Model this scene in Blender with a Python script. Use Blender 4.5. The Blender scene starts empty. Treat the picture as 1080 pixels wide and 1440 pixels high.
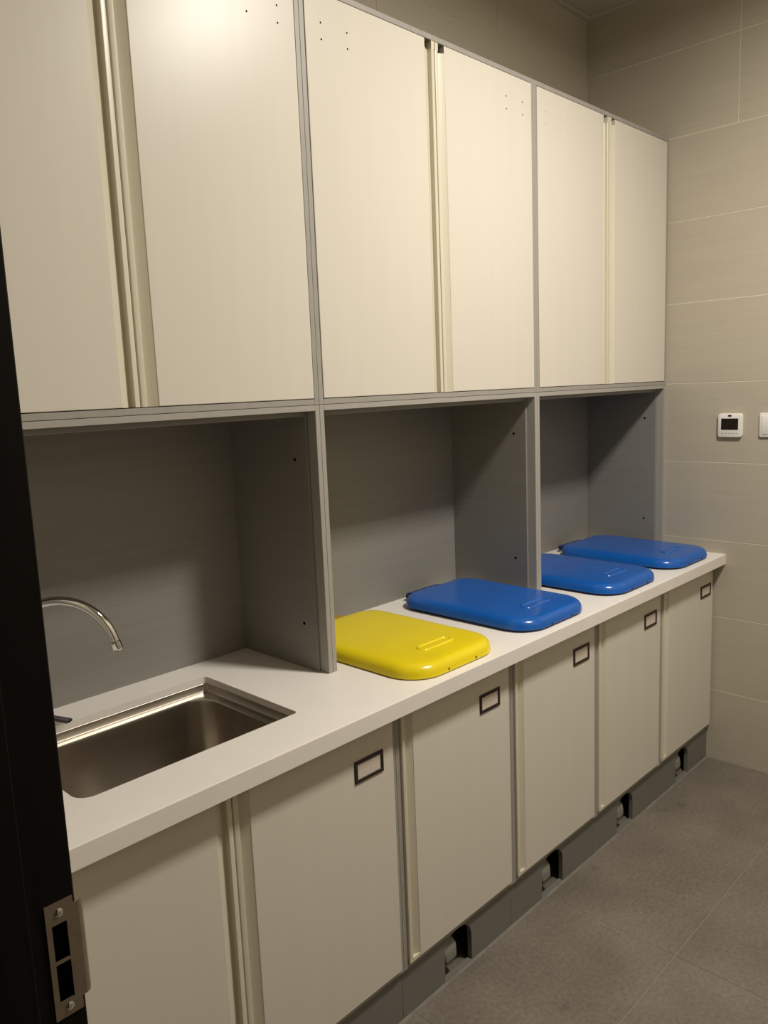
import bpy, bmesh, math, random
from mathutils import Vector, Matrix
random.seed(7)
S = bpy.context.scene
COL = S.collection
V = Vector

# ------------------------------------------------------------------ camera
cam_d = bpy.data.cameras.new('camera')
cam = bpy.data.objects.new('camera', cam_d); COL.objects.link(cam)
F_PX, YAW, PITCH, ROLL = 1119.08, 44.345, -8.8237, -2.3635
CAM = V((-3.0279, -1.7330, 1.5179))
y_, p_, r_ = (math.radians(a) for a in (YAW, PITCH, ROLL))
fw = V((math.cos(y_)*math.cos(p_), math.sin(y_)*math.cos(p_), math.sin(p_)))
rt = fw.cross(V((0, 0, 1))).normalized(); up = rt.cross(fw)
rt2 = rt*math.cos(r_) + up*math.sin(r_); up2 = -rt*math.sin(r_) + up*math.cos(r_)
cam.matrix_world = Matrix((
    (rt2.x, up2.x, -fw.x, CAM.x), (rt2.y, up2.y, -fw.y, CAM.y), (rt2.z, up2.z, -fw.z, CAM.z), (0, 0, 0, 1)))
cam_d.sensor_fit = 'VERTICAL'; cam_d.sensor_height = 36.0
cam_d.lens = F_PX*36.0/1440.0
cam_d.clip_start = 0.02; cam_d.clip_end = 50
S.camera = cam

# ------------------------------------------------------------------ world and exposure
W = bpy.data.worlds.new('world'); S.world = W; W.use_nodes = True
W.node_tree.nodes['Background'].inputs[0].default_value = (1.0, 0.88, 0.72, 1)
W.node_tree.nodes['Background'].inputs[1].default_value = 0.03
S.view_settings.view_transform = 'Standard'; S.view_settings.look = 'None'
S.view_settings.gamma = 1.0; S.view_settings.use_curve_mapping = False
S.view_settings.exposure = 0.0
LAMP_POS = (-1.22, -1.54); LAMP_W = 54.0; LAMP_COL = (1.0, 0.935, 0.85); LAMP_SPREAD = 3.02

# ------------------------------------------------------------------ dimensions (m)
ZC, ZCT = 0.8413, 0.8022            # worktop top / underside of its front edge
ZU, ZT, ZCEIL = 1.4866, 2.3945, 2.9073
DU, DC, DL, DK = 0.3388, 0.5873, 0.5452, 0.5284
ZK = 0.1525
XL, YF = -2.735, -2.40              # left wall face, front wall face
T = 0.013                           # thickness of carcass boards

# ------------------------------------------------------------------ materials
def mat(name, col, rough=0.5, metal=0.0, var=0.0, scale=(8, 8, 8), bump=0.0, bscale=(60, 60, 60),
        spec=0.5, coat=0.0, detail=3.0, col2=None, coords='Object'):
    m = bpy.data.materials.new(name); m.use_nodes = True
    nt = m.node_tree; b = nt.nodes['Principled BSDF']
    b.inputs['Base Color'].default_value = (*col, 1); b.inputs['Roughness'].default_value = rough
    b.inputs['Metallic'].default_value = metal; b.inputs['Specular IOR Level'].default_value = spec
    b.inputs['Coat Weight'].default_value = coat; b.inputs['Coat Roughness'].default_value = 0.12
    tc = nt.nodes.new('ShaderNodeTexCoord')
    def noise(sc, det):
        mp = nt.nodes.new('ShaderNodeMapping'); mp.inputs['Scale'].default_value = sc
        nt.links.new(tc.outputs[coords], mp.inputs['Vector'])
        n = nt.nodes.new('ShaderNodeTexNoise'); n.inputs['Scale'].default_value = 1.0
        n.inputs['Detail'].default_value = det; n.inputs['Roughness'].default_value = 0.6
        nt.links.new(mp.outputs[0], n.inputs['Vector']); return n
    if var > 0 or col2:
        n = noise(scale, detail)
        r = nt.nodes.new('ShaderNodeValToRGB')
        c2 = col2 if col2 else tuple(c*(1-var) for c in col)
        r.color_ramp.elements[0].position = 0.32; r.color_ramp.elements[1].position = 0.68
        r.color_ramp.elements[0].color = (*c2, 1); r.color_ramp.elements[1].color = (*col, 1)
        nt.links.new(n.outputs['Fac'], r.inputs[0]); nt.links.new(r.outputs[0], b.inputs['Base Color'])
    if bump > 0:
        n = noise(bscale, 2.0); bp = nt.nodes.new('ShaderNodeBump')
        bp.inputs['Strength'].default_value = bump; bp.inputs['Distance'].default_value = 0.001
        nt.links.new(n.outputs['Fac'], bp.inputs['Height']); nt.links.new(bp.outputs[0], b.inputs['Normal'])
    return m

M = dict(
    door=mat('cream_laminate', (0.635, 0.60, 0.515), 0.33, var=0.02, scale=(30, 30, 2), bump=0.02, bscale=(200, 200, 8), spec=0.27),
    profile=mat('cream_handle_profile', (0.64, 0.60, 0.47), 0.35, var=0.03, scale=(40, 40, 2)),
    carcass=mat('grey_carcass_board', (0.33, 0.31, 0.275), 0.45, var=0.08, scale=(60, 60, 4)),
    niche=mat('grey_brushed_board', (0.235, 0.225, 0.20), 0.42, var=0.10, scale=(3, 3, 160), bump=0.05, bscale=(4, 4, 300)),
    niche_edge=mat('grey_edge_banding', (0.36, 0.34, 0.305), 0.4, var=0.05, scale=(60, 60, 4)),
    plinth=mat('grey_plinth_board', (0.17, 0.165, 0.145), 0.45, var=0.10, scale=(3, 3, 120)),
    top=mat('off_white_stone', (0.80, 0.76, 0.70), 0.38, var=0.03, scale=(14, 14, 14), bump=0.02, bscale=(120, 120, 120)),
    steel=mat('brushed_steel', (0.52, 0.47, 0.40), 0.30, metal=1.0, var=0.12, scale=(4, 60, 20), bump=0.10, bscale=(6, 160, 60)),
    steel_bright=mat('polished_steel', (0.52, 0.48, 0.42), 0.36, metal=1.0, var=0.10, scale=(10, 10, 10)),
    chrome=mat('chrome', (0.80, 0.79, 0.76), 0.06, metal=1.0),
    lever=mat('dark_chrome_lever', (0.16, 0.155, 0.15), 0.25, metal=1.0),
    plate=mat('satin_nickel_plate', (0.33, 0.27, 0.20), 0.38, metal=0.75, var=0.15, scale=(60, 60, 60)),
    blue=mat('blue_plastic', (0.007, 0.100, 0.42), 0.22, var=0.10, scale=(9, 9, 9), spec=0.5),
    blue_dark=mat('dark_blue_plastic', (0.008, 0.05, 0.22), 0.35, var=0.1),
    yellow=mat('yellow_plastic', (0.78, 0.62, 0.008), 0.24, var=0.06, scale=(9, 9, 9), spec=0.5),
    yellow_dark=mat('deep_yellow_plastic', (0.45, 0.28, 0.01), 0.4, var=0.1),
    gap_shade_pin=mat('dark_gap_shade_and_pin', (0.012, 0.014, 0.02), 0.6),  # near-black: painted gap shadow under the blue lids, also the hinge pins
    black=mat('matt_black', (0.001, 0.001, 0.001), 0.9, spec=0.0),
    frame_brown=mat('dark_brown_label_frame', (0.018, 0.009, 0.006), 0.5),
    card=mat('label_card', (0.62, 0.55, 0.46), 0.6, var=0.06, scale=(60, 60, 60)),
    wenge=mat('black_brown_veneer', (0.007, 0.005, 0.0035), 0.6, col2=(0.004, 0.003, 0.0022), scale=(90, 90, 3), bump=0.15, bscale=(220, 220, 8), spec=0.12),
    tile=mat('beige_wall_tile', (0.47, 0.425, 0.335), 0.36, var=0.06, scale=(3, 3, 60), bump=0.08, bscale=(8, 8, 400)),
    wall_bed=mat('pale_wall_grout', (0.72, 0.67, 0.54), 0.8),
    wallp=mat('beige_wall', (0.43, 0.385, 0.305), 0.5, var=0.05, scale=(5, 5, 40)),
    floor_bed=mat('floor_grout', (0.24, 0.21, 0.165), 0.8),
    ceil=mat('ceiling_panel_grey', (0.50, 0.48, 0.44), 0.55, var=0.03),
    trim=mat('ceiling_trim', (0.55, 0.53, 0.48), 0.5),
    white=mat('white_plastic', (0.80, 0.78, 0.72), 0.35, var=0.02),
    screen=mat('dark_display', (0.020, 0.014, 0.012), 0.15),
    pedal=mat('pale_grey_pedal', (0.21, 0.205, 0.175), 0.5, var=0.1),
    pedal_dark=mat('dark_grey_pedal_arm', (0.05, 0.05, 0.045), 0.5, var=0.1),
    grout_bead=mat('grout_bead', (0.19, 0.17, 0.14), 0.7, var=0.3, scale=(20, 20, 20)),
)
def floor_tile_mat():
    m = mat('grey_brown_floor_tile', (0.19, 0.16, 0.125), 0.45, bump=0.25, bscale=(70, 70, 70))
    nt = m.node_tree; b = nt.nodes['Principled BSDF']
    tc = nt.nodes.new('ShaderNodeTexCoord')
    def ns(s, d):
        n = nt.nodes.new('ShaderNodeTexNoise'); n.inputs['Scale'].default_value = s; n.inputs['Detail'].default_value = d
        nt.links.new(tc.outputs['Object'], n.inputs['Vector']); return n
    def ramp(n, stops):
        r = nt.nodes.new('ShaderNodeValToRGB'); e = r.color_ramp.elements
        e[0].position, e[0].color = stops[0][0], (*stops[0][1], 1); e[1].position, e[1].color = stops[1][0], (*stops[1][1], 1)
        nt.links.new(n.outputs['Fac'], r.inputs[0]); return r
    a = ramp(ns(4.5, 9), [(0.32, (0.145, 0.124, 0.097)), (0.68, (0.198, 0.170, 0.134))])
    g = ramp(ns(90.0, 4), [(0.35, (0.80, 0.80, 0.80)), (0.65, (1.05, 1.05, 1.05))])
    s = ramp(ns(11.0, 5), [(0.64, (1, 1, 1)), (0.72, (0.74, 0.74, 0.74))])
    def mul(x, y):
        q = nt.nodes.new('ShaderNodeMixRGB'); q.blend_type = 'MULTIPLY'; q.inputs[0].default_value = 1
        nt.links.new(x.outputs[0], q.inputs[1]); nt.links.new(y.outputs[0], q.inputs[2]); return q
    nt.links.new(mul(mul(a, g), s).outputs[0], b.inputs['Base Color'])
    return m
M['floor'] = floor_tile_mat()
def emit_mat():
    m = bpy.data.materials.new('lamp_diffuser'); m.use_nodes = True
    b = m.node_tree.nodes['Principled BSDF']
    b.inputs['Base Color'].default_value = (0.9, 0.88, 0.8, 1)
    b.inputs['Emission Color'].default_value = (*LAMP_COL, 1); b.inputs['Emission Strength'].default_value = 6
    return m
M['emit'] = emit_mat()

# ------------------------------------------------------------------ helpers
def obj(name, bm, m, parent=None, smooth=False, base=None):
    """link a bmesh as one object; vertices are written in world space, origin moved to the parent's or own base"""
    me = bpy.data.meshes.new(name)
    o = bpy.data.objects.new(name, me); COL.objects.link(o)
    if parent is not None:
        o.parent = parent
        off = V(parent['_w'])
    else:
        off = V(base) if base is not None else V((0, 0, 0))
        o.location = off
        o['_w'] = tuple(off)
    if parent is not None: o['_w'] = tuple(off)
    bmesh.ops.translate(bm, verts=bm.verts, vec=-off)
    bmesh.ops.recalc_face_normals(bm, faces=bm.faces)
    bm.to_mesh(me); bm.free()
    if smooth:
        for p in me.polygons: p.use_smooth = True
        try: me.set_sharp_from_angle(angle=math.radians(38))
        except Exception: pass
    me.materials.append(M[m] if isinstance(m, str) else m)
    return o

def thing(name, label, cat, loc, group=None):
    o = bpy.data.objects.new(name, None); COL.objects.link(o)
    o.location = loc; o.empty_display_size = 0.05
    o['_w'] = tuple(loc)
    o['label'] = label; o['category'] = cat
    if group: o['group'] = group
    return o

def struct(name, bm, m):
    o = obj(name, bm, m); o['kind'] = 'structure'; return o

def box(bm, x0, x1, y0, y1, z0, z1, bev=0.0, seg=2):
    x0, x1 = sorted((x0, x1)); y0, y1 = sorted((y0, y1)); z0, z1 = sorted((z0, z1))
    r = bmesh.ops.create_cube(bm, size=1.0)
    vs = r['verts']
    for v in vs:
        v.co = V(((v.co.x+.5)*(x1-x0)+x0, (v.co.y+.5)*(y1-y0)+y0, (v.co.z+.5)*(z1-z0)+z0))
    if bev > 0:
        es = list({e for v in vs for e in v.link_edges})
        bmesh.ops.bevel(bm, geom=es, offset=bev, segments=seg, affect='EDGES', profile=0.5)
    return bm

def B(*a, **k):
    bm = bmesh.new(); return box(bm, *a, **k)

def prism(bm, pts, axis, a0, a1):
    """extrude a 2-D outline along an axis; pts are the other two coordinates in order"""
    def P(p, a):
        return V((a, p[0], p[1])) if axis == 'x' else V((p[0], a, p[1])) if axis == 'y' else V((p[0], p[1], a))
    lo = [bm.verts.new(P(p, a0)) for p in pts]; hi = [bm.verts.new(P(p, a1)) for p in pts]
    n = len(pts)
    for i in range(n): bm.faces.new((lo[i], lo[(i+1) % n], hi[(i+1) % n], hi[i]))
    bm.faces.new(lo[::-1]); bm.faces.new(hi)
    return bm

def rrect(x0, x1, y0, y1, r, seg=8):
    """rounded rectangle, r = one radius or four (x1y1, x0y1, x0y0, x1y0)"""
    if not isinstance(r, (tuple, list)): r = (r,)*4
    out = []
    for (cx, cy, sx, sy, a0, rr) in ((x1, y1, -1, -1, 0, r[0]), (x0, y1, 1, -1, 90, r[1]), (x0, y0, 1, 1, 180, r[2]), (x1, y0, -1, 1, 270, r[3])):
        for k in range(seg+1):
            a = math.radians(a0 + 90*k/seg)
            out.append((cx+sx*rr+rr*math.cos(a), cy+sy*rr+rr*math.sin(a)))
    return out

def rings(bm, loops, cap_first=False, cap_last=False):
    vv = [[bm.verts.new(V(p)) for p in L] for L in loops]
    for A, Bq in zip(vv, vv[1:]):
        n = len(A)
        for i in range(n): bm.faces.new((A[i], A[(i+1) % n], Bq[(i+1) % n], Bq[i]))
    if cap_first: bm.faces.new(vv[0][::-1])
    if cap_last: bm.faces.new(vv[-1])
    return vv

def holed_slab(bm, x0, x1, y0, y1, hole, z0, z1, ch=0.0015):
    """slab with a rounded hole; the outer outline has one point for every hole point"""
    n = len(hole); cx = sum(p[0] for p in hole)/n; cy = sum(p[1] for p in hole)/n
    top = [V((p[0], p[1], z1)) for p in hole]; bot = [V((p[0], p[1], z0)) for p in hole]
    q = n//4
    corners = [(x1, y1), (x0, y1), (x0, y0), (x1, y0)]
    vt = [bm.verts.new(p) for p in top]; vb = [bm.verts.new(p) for p in bot]
    for i in range(n): bm.faces.new((vt[i], vt[(i+1) % n], vb[(i+1) % n], vb[i]))
    ct = [bm.verts.new(V((*c, z1))) for c in corners]; cb = [bm.verts.new(V((*c, z0))) for c in corners]
    for vs, cs in ((vt, ct), (vb, cb)):
        for k in range(4):
            for i in range(q-1): bm.faces.new((vs[k*q+i], vs[k*q+i+1], cs[k]))
            bm.faces.new((vs[k*q+q-1], vs[((k+1)*q) % n], cs[(k+1) % 4], cs[k]))
    for k in range(4):
        bm.faces.new((ct[k], ct[(k+1) % 4], cb[(k+1) % 4], cb[k]))

def cyl(bm, c, ax, r, h, seg=20, r2=None):
    """cylinder from point c along unit axis"""
    ax = V(ax).normalized(); t = ax.orthogonal().normalized(); b = ax.cross(t)
    r2 = r if r2 is None else r2
    L = []
    for rr, d in ((r, 0), (r2, h)):
        L.append([V(c)+ax*d+(t*math.cos(2*math.pi*k/seg)+b*math.sin(2*math.pi*k/seg))*rr for k in range(seg)])
    rings(bm, L, True, True); return bm

def lathe(bm, c, prof, seg=32, axis=(0, 0, 1)):
    ax = V(axis).normalized(); t = ax.orthogonal().normalized(); b = ax.cross(t)
    L = [[V(c)+ax*z+(t*math.cos(2*math.pi*k/seg)+b*math.sin(2*math.pi*k/seg))*r for k in range(seg)] for r, z in prof]
    rings(bm, L, True, True); return bm

def tube(bm, pts, rad, seg=16):
    pts = [V(p) for p in pts]; n = len(pts)
    if not isinstance(rad, (list, tuple)): rad = [rad]*n
    tan = [(pts[min(i+1, n-1)]-pts[max(i-1, 0)]).normalized() for i in range(n)]
    nrm = tan[0].orthogonal().normalized(); L = []
    for i in range(n):
        nrm = (nrm - tan[i]*nrm.dot(tan[i])).normalized(); bi = tan[i].cross(nrm)
        L.append([pts[i]+(nrm*math.cos(2*math.pi*k/seg)+bi*math.sin(2*math.pi*k/seg))*rad[i] for k in range(seg)])
    rings(bm, L, True, True); return bm

# ================================================================== SETTING
# floor with tiles
bm = B(-4.2, 0.1, YF-0.1, 0.1, -0.10, -0.0015)
floor = struct('floor', bm, 'floor_bed')
gx = [-2.965+0.6*k for k in range(-2, 6)]; gy = [-0.92-0.6*k for k in range(-2, 3)]
def cuts(vals, lo, hi):
    v = sorted({lo, hi, *[a for a in vals if lo+0.02 < a < hi-0.02]}); return list(zip(v, v[1:]))
G = 0.0013
for x0, x1 in cuts(gx, -4.2, 0.0):
    for y0, y1 in cuts(gy, YF, 0.0):
        o = obj('tile', B(x0+G, x1-G, y0+G, y1-G, -0.012, random.uniform(-0.0003, 0.0002), bev=0.0008, seg=1), 'floor', floor)
# pale grout bead between the plinth and the floor and along the end wall
bead = obj('grout_bead', prism(bmesh.new(), [(-DK-0.006, 0.0), (-DK+0.002, 0.0), (-DK+0.002, 0.006)], 'x', -2.72, -0.0), 'grout_bead', floor)
b2 = obj('grout_bead', prism(bmesh.new(), [(-0.004, 0.0), (0.0, 0.0), (0.0, 0.005)], 'y', -2.39, -DK), 'grout_bead', floor)

# right (end) wall with tiles
wr = struct('wall_right', B(0.0007, 0.12, YF-0.1, 0.12, -0.1, ZCEIL+0.1), 'wall_bed')
rows = [0.0] + [-0.0097+0.3*k for k in range(1, 10)] + [ZCEIL]
rows = [r for r in rows if r < ZCEIL] + [ZCEIL]
for k, (z0, z1) in enumerate(zip(rows, rows[1:])):
    ys = [-0.3, -0.9, -1.5, -2.1] if z0 < 2.3 else [-0.592, -1.192, -1.792]
    for y0, y1 in cuts(ys, YF, 0.0):
        x = random.uniform(-0.0004, 0.0)
        obj('tile', B(x, 0.010, y0+0.0009, y1-0.0009, z0+0.0011, z1-0.0011, bev=0.0007, seg=1), 'tile', wr)
# back wall with tiles above the cupboards
wb = struct('wall_back', B(XL-0.2, 0.12, 0.0015, 0.12, -0.1, ZCEIL+0.1), 'wall_bed')
for z0, z1 in zip(rows, rows[1:]):
    if z0 < 2.0: continue
    for x0, x1 in cuts([-0.60-0.6*k for k in range(0, 5)], XL, 0.0):
        y = random.uniform(-0.0004, 0.0)
        obj('tile', B(x0+0.0008, x1-0.0008, y, 0.010, z0+0.0009, z1-0.0009, bev=0.0007, seg=1), 'tile', wb)
# left wall with the doorway, front wall
DY0, DY1, DZ = -1.0, -1.95, 2.12     # doorway
bm = bmesh.new()
box(bm, XL-0.20, XL, DY0+0.012, 0.0, -0.1, ZCEIL+0.1)
box(bm, XL-0.20, XL, YF-0.1, DY1-0.012, -0.1, ZCEIL+0.1)
box(bm, XL-0.20, XL, DY1-0.012, DY0+0.012, DZ+0.012, ZCEIL+0.1)
struct('wall_left', bm, 'wallp')
struct('wall_front', B(XL-0.2, 0.12, YF-0.12, YF, -0.1, ZCEIL+0.1), 'wallp')

# ceiling: perimeter angle trim and lay-in panels
ceil = struct('ceiling', B(XL, 0.0, YF, 0.0, ZCEIL+0.012, ZCEIL+0.10), 'ceil')
bm = bmesh.new()
w = 0.022
for (x0, x1, y0, y1) in ((XL, 0, -w, 0), (XL, 0, YF, YF+w), (-w, 0, YF+w, -w), (XL, XL+w, YF+w, -w)):
    box(bm, x0, x1, y0, y1, ZCEIL, ZCEIL+0.012, bev=0.001, seg=1)
t = obj('trim_1', bm, 'trim', ceil)
LX, LY = LAMP_POS
for x0, x1 in cuts([LX-0.15-0.6*k for k in range(-2, 4)] + [LX+0.15], XL+w, -w):
    for y0, y1 in cuts([LY-0.15, LY+0.15, LY+0.75, LY+1.35], YF+w, -w):
        if x0 < LX < x1 and y0 < LY < y1: continue
        obj('ceiling_panel', B(x0+0.001, x1-0.001, y0+0.001, y1-0.001, ZCEIL+0.003, ZCEIL+0.011, bev=0.002, seg=1), 'ceil', ceil)
# lamp: square recessed ceiling light
lt = thing('ceiling_light', 'square recessed ceiling light with warm glowing panel above the aisle', 'ceiling light', (LX, LY, ZCEIL))
bm = bmesh.new()
for (x0, x1, y0, y1) in ((-.149, .149, -.149, -.130), (-.149, .149, .130, .149), (-.149, -.130, -.130, .130), (.130, .149, -.130, .130)):
    box(bm, LX+x0, LX+x1, LY+y0, LY+y1, ZCEIL-0.001, ZCEIL+0.011, bev=0.001, seg=1)
obj('frame', bm, 'trim', lt)
obj('diffuser', B(LX-.130, LX+.130, LY-.130, LY+.130, ZCEIL+0.003, ZCEIL+0.008), 'emit', lt)
ld = bpy.data.lights.new('lamp_light', 'AREA'); ld.shape = 'SQUARE'; ld.size = 0.26; ld.spread = LAMP_SPREAD
ld.energy = LAMP_W; ld.color = LAMP_COL
lo = bpy.data.objects.new('lamp_light', ld); COL.objects.link(lo); lo.parent = lt
lo.location = (0, 0, -0.003)

# doorway frame with strike plate (dark wood, left edge of the picture)
bm = bmesh.new()
XJ0, XJ1 = XL-0.215, -2.737
box(bm, XJ0, XJ1, DY0, DY0+0.012, 0, DZ+0.012, bev=0.0015, seg=1)
df = obj('door_1', bm, 'wenge'); df['kind'] = 'structure'
bm = bmesh.new()
box(bm, XJ0, XJ1, DY1-0.012, DY1, 0, DZ+0.012, bev=0.0015, seg=1)
obj('jamb', bm, 'wenge', df)
obj('door_head', B(XJ0, XJ1, DY1, DY0, DZ, DZ+0.012, bev=0.0015, seg=1), 'wenge', df)
bm = bmesh.new()
box(bm, XJ0+0.03, -2.785, DY0-0.010, DY0, 0, DZ, bev=0.0015, seg=1)
obj('door_stop', bm, 'wenge', df)
bm = bmesh.new(); box(bm, XJ0+0.03, -2.785, DY1, DY1+0.010, 0, DZ, bev=0.0015, seg=1)
obj('door_stop', bm, 'wenge', df)
# strike plate: faceplate with two cut-outs, notched corners and a bent lip over the room-side edge
yp = DY0-0.0015
xa, xb = -2.7680, -2.7400
za, zb = 0.916, 1.0385
bm = bmesh.new()
def pbox(x0, x1, z0, z1): box(bm, x0, x1, yp, DY0+0.0005, z0, z1)
hx0, hx1 = -2.7625, -2.7478
H1 = (0.934, 0.9740); H2 = (0.9775, 1.0160)
pbox(xa, hx0, za, zb); pbox(hx1, xb, za, zb)
pbox(hx0, hx1, za, H1[0]); pbox(hx0, hx1, H1[1], H2[0]); pbox(hx0, hx1, H2[1], zb)
# lip
lip = [(xb, 0.0), (xb+0.005, 0.0), (xb+0.0085, 0.002), (xb+0.0115, 0.006)]
for (p, q) in zip(lip, lip[1:]):
    prism(bm, [(p[0], yp+p[1]), (q[0], yp+q[1]), (q[0], yp+q[1]+0.0015), (p[0], yp+p[1]+0.0015)], 'z', za+0.013, zb-0.008)
sp = obj('strike_plate', bm, 'plate', df); sp['label'] = 'satin metal strike plate with two square latch holes'
for z0, z1 in (H1, H2):
    obj('latch_hole', B(hx0, hx1, DY0-0.0003, DY0+0.0002, z0, z1), 'black', sp)
for x, z in ((-2.7545, 1.0275), (-2.7535, 0.9255)):
    bm = bmesh.new()
    lathe(bm, (x, yp+0.0002, z), [(0.0042, 0), (0.0042, 0.0008), (0.0028, 0.0016), (0.0009, 0.0016), (0.0007, 0.0006)], seg=20, axis=(0, -1, 0))
    obj('screw', bm, 'chrome', sp, smooth=True)

# ================================================================== DOORS WITH HANDLE PROFILE
LIP, GRV = 0.012, 0.025
def make_profile(x_seam, sgn, yf, z0, z1, top_gap, cap):
    """full-height finger-pull: outer lip, cove and floor. sgn=+1: groove lies to +x of the lip"""
    bm = bmesh.new(); d = 0.0135; back = 0.018
    sec = [(0.0030, 0.0), (LIP-0.0012, 0.0), (LIP, 0.0012), (LIP, d-0.002), (LIP+0.0015, d-0.0003), (LIP+0.004, d-0.0006)]
    for k in range(1, 7):
        t_ = k/6; sec.append((LIP+0.004+(GRV-0.004)*t_, (d-0.0006)*(1-t_**1.15)+0.0012*t_))
    sec += [(LIP+GRV, back), (0.0, back), (0.0, 0.0030), (0.0010, 0.0009)]
    def P(u, dep): return (x_seam+sgn*u, yf+dep)
    prism(bm, [P(*s) for s in sec], 'z', z0+(0.010 if cap else 0.0), z1-top_gap)
    # end cap at the bottom and the lip's own run to the very top
    if cap: prism(bm, [P(0, 0), P(LIP+GRV, 0.0008), P(LIP+GRV, back), P(0, back)], 'z', z0, z0+0.0092)
    if top_gap: prism(bm, [P(0, 0), P(LIP, 0), P(LIP, back), P(0, back)], 'z', z1-top_gap, z1)
    return bm

def make_door(parent, x0, x1, yf, z0, z1, handle, top_gap=0.0, dots=False, label_at=None):
    """handle = 'left' / 'right' (the side the finger-pull runs along). yf = y of the front face (negative)."""
    th = 0.018; w = LIP+GRV
    px0, px1 = (x0+w, x1) if handle == 'left' else (x0, x1-w)
    d = obj('door', B(px0, px1, yf, yf+th, z0, z1, bev=0.0012, seg=2), 'door', parent)
    prof = make_profile(x0 if handle == 'left' else x1, 1 if handle == 'left' else -1, yf, z0, z1, top_gap, top_gap == 0)
    obj('handle_profile', prof, 'profile', d, smooth=True)
    if dots:
        hx = x1 if handle == 'left' else x0; s = -1 if handle == 'left' else 1
        for dx in (0.046, 0.126):
            for z in (2.318, 2.284):
                bm = bmesh.new(); cyl(bm, (hx+s*dx, yf-0.0003, z), (0, 1, 0), 0.0022, 0.001, 10)
                obj('screw_hole', bm, 'black' if x0 < -1.3 else 'carcass', d)
    if label_at:
        lx0, lx1, lz0, lz1 = label_at; f = 0.0082
        bm = bmesh.new()
        y0, y1 = yf-0.003, yf+0.0002
        for (a, b_, c, e) in ((lx0, lx1, lz1-f, lz1), (lx0, lx1, lz0, lz0+f), (lx0, lx0+f, lz0+f, lz1-f), (lx1-f, lx1, lz0+f, lz1-f)):
            box(bm, a, b_, y0, y1, c, e, bev=0.0006, seg=1)
        fr = obj('label_frame', bm, 'frame_brown', d); fr['label'] = 'dark brown label holder frame'
        obj('label_card', B(lx0+f, lx1-f, yf-0.0010, yf+0.0002, lz0+f, lz1-f), 'card', d)
    return d

# ================================================================== WALL CUPBOARDS
def wall_cabinet(x0, x1, label, hinge_pair=True):
    c = thing('wall_cabinet', label, 'cabinet', ((x0+x1)/2, -DU/2, ZU), 'upper cupboards along the back wall')
    g = 0.0003
    a, b = x0+g, x1-g
    for s0, s1 in ((a, a+T), (b-T, b)):
        obj('side_panel', B(s0, s1, -DU, -0.004, ZU+0.0004, ZT, bev=0.0006, seg=1), 'carcass', c)
    obj('bottom_panel', B(a+T, b-T, -DU, -0.004, ZU+0.0004, ZU+T, bev=0.0006, seg=1), 'carcass', c)
    obj('top_panel', B(a+T, b-T, -DU, -0.004, ZT-T, ZT, bev=0.0006, seg=1), 'carcass', c)
    obj('back_panel', B(a+T, b-T, -0.009, -0.004, ZU+T, ZT-T), 'carcass', c)
    m = (x0+x1)/2; q = 0.0018; yf = -DU-0.001
    make_door(c, a+T+q, m-0.0012, yf, ZU+T+q, ZT-T-q, 'right', top_gap=0.018, dots=True)
    make_door(c, m+0.0012, b-T-q, yf, ZU+T+q, ZT-T-q, 'left', top_gap=0.018, dots=True)
    return c
wall_cabinet(-2.70, -1.80, 'cream two-door wall cupboard over the sink niche, beside the dark doorway')
wall_cabinet(-1.80, -0.90, 'cream two-door wall cupboard in the middle, above the yellow lid niche')
wall_cabinet(-0.90, 0.0, 'cream two-door wall cupboard at the far end, touching the tiled end wall')

# ================================================================== OPEN NICHE UNITS (stand on the worktop)
def niche(x0, x1, label):
    c = thing('open_shelf_unit', label, 'open shelf', ((x0+x1)/2, -DU/2, ZC), 'open grey niche units on the worktop')
    g = 0.0003; a, b = x0+g, x1-g; zt = ZU-0.0006; z0 = ZC+0.0003
    tp = 0.0195
    for s, (s0, s1) in enumerate(((a, a+tp), (b-tp, b))):
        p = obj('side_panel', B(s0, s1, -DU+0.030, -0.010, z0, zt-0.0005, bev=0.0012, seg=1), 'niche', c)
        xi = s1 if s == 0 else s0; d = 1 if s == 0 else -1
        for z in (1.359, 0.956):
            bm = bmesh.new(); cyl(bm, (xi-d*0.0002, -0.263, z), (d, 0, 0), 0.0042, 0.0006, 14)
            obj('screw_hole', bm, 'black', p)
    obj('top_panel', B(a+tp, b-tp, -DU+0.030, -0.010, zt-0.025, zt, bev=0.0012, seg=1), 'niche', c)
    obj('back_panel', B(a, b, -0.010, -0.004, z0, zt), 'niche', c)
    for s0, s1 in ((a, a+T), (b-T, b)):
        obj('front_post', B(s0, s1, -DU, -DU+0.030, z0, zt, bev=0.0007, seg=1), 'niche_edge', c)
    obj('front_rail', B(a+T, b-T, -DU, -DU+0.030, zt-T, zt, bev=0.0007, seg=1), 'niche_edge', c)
    return c
niche(-2.70, -1.80, 'open grey niche unit behind the sink and tap')
niche(-1.80, -0.90, 'open grey niche unit behind the yellow lid')
niche(-0.90, 0.0, 'open grey niche unit at the far end behind the last two blue lids')

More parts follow.
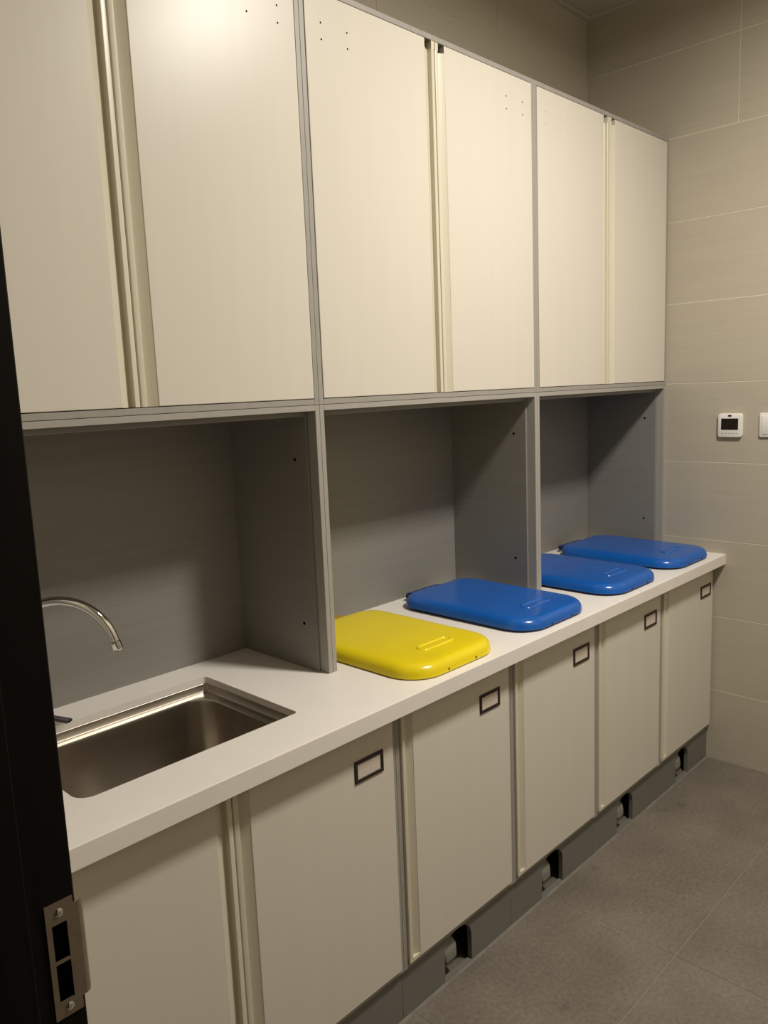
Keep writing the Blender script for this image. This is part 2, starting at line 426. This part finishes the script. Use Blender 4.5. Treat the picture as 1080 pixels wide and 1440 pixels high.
# ================================================================== WORKTOP with sink cut-out
SX0, SX1, SY0, SY1 = -2.497, -2.012, -0.458, -0.108
SLAB = 0.016
bm = bmesh.new()
hole = rrect(SX0, SX1, SY0, SY1, (0.012, 0.020, 0.032, 0.010), 8)
YB = -0.0045
holed_slab(bm, -2.733, 0.0-0.0008, -DC, YB, hole, ZC-SLAB, ZC)
bmesh.ops.remove_doubles(bm, verts=bm.verts, dist=1e-6)
fe = [e for e in bm.edges if all(abs(v.co.y+DC) < 1e-5 for v in e.verts) and all(abs(v.co.z-ZC) < 1e-5 for v in e.verts)]
bmesh.ops.bevel(bm, geom=fe, offset=0.0018, segments=2, affect='EDGES', profile=0.5)
wt = obj('worktop', bm, 'top')
wt['label'] = 'off-white stone worktop running the whole length of the wall'; wt['category'] = 'worktop'
obj('front_edge', B(-2.733, -0.0008, -DC+0.0001, -DC+0.022, ZCT, ZC-SLAB+0.0002, bev=0.0005, seg=1), 'top', wt)

# ------------------------------------------------------------------ sink
sk = thing('sink', 'rectangular stainless steel sink set under the worktop beside the doorway', 'sink', ((SX0+SX1)/2, (SY0+SY1)/2, ZC-SLAB))
bm = bmesh.new()
zt = ZC-SLAB-0.0005
def ring(off, z, r): return [(p[0], p[1], z) for p in rrect(SX0+off, SX1-off, SY0+off, SY1-off, r, 8)]
loops = [ring(-0.025, zt, 0.03), ring(-0.001, zt, 0.014), ring(0.0, zt-0.001, 0.013), ring(0.001, zt-0.016, 0.013),
         ring(0.003, zt-0.019, 0.014), ring(0.020, zt-0.0205, 0.030), ring(0.022, zt-0.0195, 0.032)]
rings(bm, loops)
obj('rim_ledge', bm, 'steel_bright', sk, smooth=True)
bm = bmesh.new()
def ring2(off, z, r): return [(p[0], p[1], z) for p in rrect(SX0+off, SX1-off, SY0+off+0.002, SY1-off-0.002, r, 8)]
loops = [ring2(0.0205, zt-0.0190, 0.045), ring2(0.0235, zt-0.0185, 0.050), ring2(0.027, zt-0.021, 0.055), ring2(0.028, zt-0.03, 0.056),
         ring2(0.032, zt-0.16, 0.060), ring2(0.036, zt-0.180, 0.062), ring2(0.046, zt-0.193, 0.065), ring2(0.064, zt-0.199, 0.065), ring2(0.12, zt-0.201, 0.03)]
rings(bm, loops, cap_last=True)
obj('bowl', bm, 'steel', sk, smooth=True)
bm = bmesh.new()
cx, cy = (SX0+SX1)/2, (SY0+SY1)/2
lathe(bm, (cx, cy, zt-0.2015), [(0.045, 0), (0.045, 0.002), (0.038, 0.003), (0.034, 0.001), (0.010, 0.001), (0.008, 0.004), (0.001, 0.004)], 28)
obj('drain', bm, 'steel_bright', sk, smooth=True)

# ------------------------------------------------------------------ tap
FB = V((-2.446, -0.052, ZC)); FT = V((-2.2947, -0.205, 0))
fc = thing('tap', 'chrome gooseneck tap curving out over the sink from behind the dark door frame', 'tap', tuple(FB))
dr = V((FT.x-FB.x, FT.y-FB.y, 0)); reach = dr.length; dr.normalize()
bm = bmesh.new()
lathe(bm, FB, [(0.026, 0.0003), (0.026, 0.004), (0.021, 0.008), (0.020, 0.050), (0.017, 0.056), (0.011, 0.060)], 28)
obj('base', bm, 'chrome', fc, smooth=True)
R_ = 0.115; zc_ = 1.114-R_; pts = [FB+V((0, 0, z)) for z in (0.055, 0.09, 0.12)]
for k in range(0, 29):
    a = math.radians(180-169*k/28)
    pts.append(V((FB.x, FB.y, 0))+dr*(R_+R_*math.cos(a))+V((0, 0, zc_+R_*math.sin(a))))
end = pts[-1]; td = (pts[-1]-pts[-2]).normalized()
bm = bmesh.new(); tube(bm, pts, 0.0098, 18); obj('spout', bm, 'chrome', fc, smooth=True)
bm = bmesh.new(); lathe(bm, end-td*0.003, [(0.0098, 0), (0.0114, 0.002), (0.0114, 0.017), (0.0104, 0.020), (0.0088, 0.020), (0.0082, 0.016)], 22, axis=td)
obj('aerator', bm, 'chrome', fc, smooth=True)
bm = bmesh.new()
a0 = FB+V((0.012, -0.006, 0.034)); a1 = V((-2.372, -0.156, 0.862))
ld_ = (a1-a0).normalized(); ls_ = ld_.cross(V((0, 0, 1))).normalized(); lu_ = ls_.cross(ld_)
rings(bm, [[a0+ld_*t_*(a1-a0).length + ls_*p[0]+lu_*p[1] for p in rrect(-hw, hw, -hh, hh, hh*0.8, 4)] for t_, hw, hh in ((0, .006, .006), (.3, .006, .005), (.75, .0085, .0035), (0.97, .0095, .003), (1.0, .008, .002))], True, True)
obj('lever', bm, 'lever', fc, smooth=True)

# ================================================================== BASE CUPBOARDS
def carcass(c, x0, x1):
    g = 0.0003; a, b = x0+g, x1-g; yf = -DL+0.007; zb = ZK-0.002
    for s0, s1 in ((a, a+T), (b-T, b)):
        obj('side_panel', B(s0, s1, yf, -0.004, zb-T, ZC-SLAB-0.001, bev=0.0006, seg=1), 'carcass', c)
    obj('bottom_panel', B(a+T, b-T, yf, -0.004, zb-T, zb, bev=0.0006, seg=1), 'carcass', c)
    obj('back_panel', B(a+T, b-T, -0.009, -0.004, zb, ZC-SLAB-0.001), 'carcass', c)
def plinth(c, x0, x1, hole=None):
    zt = ZK-0.002-T; y0, y1 = -DK, -DK+0.014; x0 += 0.0006; x1 -= 0.0006
    bm = bmesh.new()
    if hole is None:
        box(bm, x0, x1, y0, y1, 0.001, zt)
    else:
        h0, h1, hz = hole; sill = 0.006; r = 0.046
        pts = [(x0, 0.001), (x1, 0.001), (x1, zt), (x0, zt)]
        inner = [(h0, sill), (h1, sill)] + [(h1-r+r*math.cos(math.radians(a)), hz-r+r*math.sin(math.radians(a))) for a in range(0, 91, 15)] \
            + [(h0+r-r*math.sin(math.radians(a)), hz-r+r*math.cos(math.radians(a))) for a in range(0, 91, 15)]
        # split into side blocks, sill and an arched lintel
        box(bm, x0, h0, y0, y1, 0.001, zt); box(bm, h1, x1, y0, y1, 0.001, zt); box(bm, h0, h1, y0, y1, 0.001, sill)
        arch = inner[2:]
        up_ = [(p[0], zt) for p in arch]
        for p, q, s, t_ in zip(arch, arch[1:], up_, up_[1:]):
            if abs(p[0]-q[0]) < 1e-6: continue
            prism(bm, [p, q, t_, s], 'y', y0, y1)
    pl = obj('plinth_panel', bm, 'plinth', c)
    return pl
def pedal(c, h0, h1):
    """foot pedal of the bin inside, seen through the plinth opening"""
    xm = h0+0.030
    bm = bmesh.new(); L = []
    for (y, z, hw, th) in ((-0.40, 0.100, 0.020, 0.012), (-0.47, 0.092, 0.024, 0.016), (-0.505, 0.082, 0.027, 0.026), (-0.520, 0.070, 0.026, 0.026), (-0.526, 0.062, 0.020, 0.014)):
        L.append([(p[0], y, p[1]) for p in rrect(xm-hw, xm+hw, z-th/2*1.6, z+th/2*1.6, min(hw, th)*0.42, 4)])
    rings(bm, L, True, True)
    p = obj('foot_pedal', bm, 'pedal', c, smooth=True); p['label'] = 'pale grey foot pedal in the plinth opening'
    bm = bmesh.new(); box(bm, h0+0.006, h0+0.055, -0.50, -0.20, 0.030, 0.042, bev=0.002)
    box(bm, h0+0.010, h0+0.02, -0.40, -0.39, 0.035, 0.10)
    obj('pedal_arm', bm, 'pedal_dark', p)
yfl = -DL; q = 0.0018
z0d, z1d = ZK, ZCT-0.003
# sink cupboard, two doors
c = thing('base_cabinet', 'wide cream two-door base cupboard under the sink', 'cabinet', (-2.25, -0.27, 0), 'base cupboards under the worktop')
carcass(c, -2.70, -1.80); plinth(c, -2.70, -1.80)
make_door(c, -2.70+T+q, -2.2508, yfl, z0d, z1d, 'right')
make_door(c, -2.2492, -1.80-T-q, yfl, z0d, z1d, 'left', label_at=(-1.937, -1.849, 0.674, 0.725))
obj('filler_strip', B(-2.733, -2.7006, -DL+0.007, -DL+0.025, 0.001, ZCT), 'carcass', c)
units = [(-1.80, 'narrow cream base cupboard right beside the sink cupboard, under the yellow lid', (-1.4935, -1.4085, 0.685, 0.7355), (-1.641, -1.530, 0.126)),
         (-1.35, 'narrow cream base cupboard below the nearest blue lid', (-1.0395, -0.950, 0.6825, 0.735), (-1.193, -1.078, 0.126)),
         (-0.90, 'narrow cream base cupboard below the middle blue lid, second from the end wall', (-0.586, -0.497, 0.6805, 0.7315), (-0.738, -0.626, 0.122)),
         (-0.45, 'narrow cream base cupboard at the far end against the tiled wall', (-0.129, -0.0375, 0.6845, 0.7315), (-0.287, -0.178, 0.122))]
for x0, lab, la, ho in units:
    c = thing('base_cabinet', lab, 'cabinet', (x0+0.225, -0.27, 0), 'base cupboards under the worktop')
    carcass(c, x0, x0+0.45); plinth(c, x0, x0+0.45, ho)
    make_door(c, x0+T+q, x0+0.45-T-q, yfl, z0d, z1d, 'left', label_at=la)
    pedal(c, ho[0], ho[1])

# ================================================================== BIN LIDS
def lid(cx, label, body, dark, holes_dark):
    w, yf, yb = 0.340, -0.562, -0.072
    z = ZC
    c = thing('bin_lid', label, 'lid', (cx, (yf+yb)/2, ZC), 'plastic bin lids lying on the worktop')
    def rr(ins, zz, rf=0.088, rb=0.075):
        return [(p[0], p[1], zz) for p in rrect(cx-w/2+ins, cx+w/2-ins, yf+ins, yb-ins, (max(rb-ins, .02), max(rb-ins, .02), max(rf-ins, .02), max(rf-ins, .02)), 12)]
    bm = bmesh.new()
    L = [rr(0.014, z+0.0003), rr(0.014, z+0.0085)]
    rings(bm, L, True, True); obj('rim_gap_shade', bm, 'gap_shade_pin' if dark == 'blue_dark' else dark, c)  # inset band coloured dark as the shadow gap between lid and worktop
    bm = bmesh.new()
    prof = [(0.010, 0.0052), (0.001, 0.0045), (0.0, 0.006), (0.0012, 0.014), (0.003, 0.020), (0.0065, 0.0255), (0.0115, 0.0300), (0.018, 0.0330),
            (0.026, 0.0345), (0.040, 0.0352), (0.09, 0.0360), (0.15, 0.0364)]
    rings(bm, [rr(i, z+h) for i, h in prof], True, True)
    if dark == 'blue_dark':
        for v in bm.verts: v.co.z += 0.0020 + 0.0035*(v.co.y-yf)/(yb-yf)
    else:
        for v in bm.verts: v.co.z -= 0.0025*max(0.0, 1-(v.co.z-z)/0.02)
    sh = obj('lid_shell', bm, body, c, smooth=True)
    # grip: raised oval with a sunk middle near the front edge
    gy0 = yf+0.098; bm = bmesh.new()
    def st(wx, wy, zz): return [(p[0], p[1], zz) for p in rrect(cx+0.008-wx, cx+0.008+wx, gy0-wy, gy0+wy, wy*0.95, 8)]
    zt_ = z+0.0352+(0.0028 if dark == 'blue_dark' else 0)
    rings(bm, [st(0.064, 0.021, zt_-0.002), st(0.062, 0.019, zt_+0.0022), st(0.059, 0.0165, zt_+0.0040), st(0.055, 0.0135, zt_+0.0038), st(0.052, 0.011, zt_+0.0012), st(0.046, 0.006, zt_+0.0008)], False, True)
    obj('grip', bm, body, c, smooth=True)
    # hinge at the back
    bm = bmesh.new()
    pts = [(yb-0.020, z+0.008), (yb+0.030, z+0.008), (yb+0.038, z+0.014), (yb+0.034, z+0.024), (yb+0.010, z+0.028), (yb-0.02, z+0.030)]
    prism(bm, pts, 'x', cx-0.085, cx+0.060)
    bmesh.ops.bevel(bm, geom=list(bm.edges), offset=0.002, segments=2, affect='EDGES')
    hg = obj('hinge', bm, dark, c, smooth=True)
    bm = bmesh.new(); cyl(bm, (cx-0.095, yb+0.022, z+0.016), (1, 0, 0), 0.006, 0.165, 16); obj('hinge_pin', bm, 'gap_shade_pin', hg, smooth=True)
    for dx in (-0.055, 0.050):
        bm = bmesh.new(); cyl(bm, (cx+dx, yf-0.0006, z+0.0095), (0, 1, 0), 0.0024, 0.003, 10); obj('screw_hole', bm, holes_dark, sh)
    return c
lid(-1.574, 'bright yellow plastic bin lid with a raised oval grip', 'yellow', 'yellow_dark', 'frame_brown')
lid(-1.122, 'blue plastic bin lid nearest the yellow lid', 'blue', 'blue_dark', 'black')
lid(-0.650, 'middle blue plastic bin lid of three, half behind the grey divider', 'blue', 'blue_dark', 'black')
lid(-0.215, 'blue plastic bin lid farthest along the worktop, next to the end wall', 'blue', 'blue_dark', 'black')

# ================================================================== END WALL FITTINGS
th = thing('thermostat', 'small white wall thermostat with dark screen on the tiled end wall', 'thermostat', (0.0, -0.5925, 1.33))
def wplate(bm, y0, y1, z0, z1, x0, x1, r, ch):
    L = []
    for x, i in ((x0, 0.0), (x1+ch, 0.0), (x1+ch*0.3, ch*0.35), (x1, ch)):
        L.append([(x, p[0], p[1]) for p in rrect(y0+i, y1-i, z0+i, z1-i, max(r-i, 0.002), 6)])
    rings(bm, L, True, True); return bm
obj('housing', wplate(bmesh.new(), -0.637, -0.549, 1.286, 1.374, -0.0005, -0.014, 0.010, 0.003), 'white', th, smooth=True)
obj('screen', wplate(bmesh.new(), -0.624, -0.562, 1.314, 1.356, -0.0138, -0.0148, 0.002, 0.0004), 'screen', th)
obj('sensor_window', wplate(bmesh.new(), -0.600, -0.586, 1.3625, 1.3690, -0.0138, -0.0148, 0.003, 0.0004), 'screen', th)
bm = bmesh.new()
for k in range(5):
    y = -0.618+0.0127*k; box(bm, -0.0145, -0.0138, y-0.0038, y+0.0038, 1.3005, 1.3025)
obj('button_marks', bm, 'carcass', th)
sw = thing('light_switch', 'white light switch plate on the end wall, cut by the right edge', 'switch', (0.0, -0.739, 1.332))
obj('switch_plate', wplate(bmesh.new(), -0.783, -0.696, 1.288, 1.375, -0.0005, -0.009, 0.006, 0.002), 'white', sw, smooth=True)
obj('rocker', wplate(bmesh.new(), -0.773, -0.706, 1.298, 1.365, -0.0085, -0.0115, 0.003, 0.001), 'white', sw, smooth=True)

for o in list(bpy.data.objects):
    if '_w' in o: del o['_w']
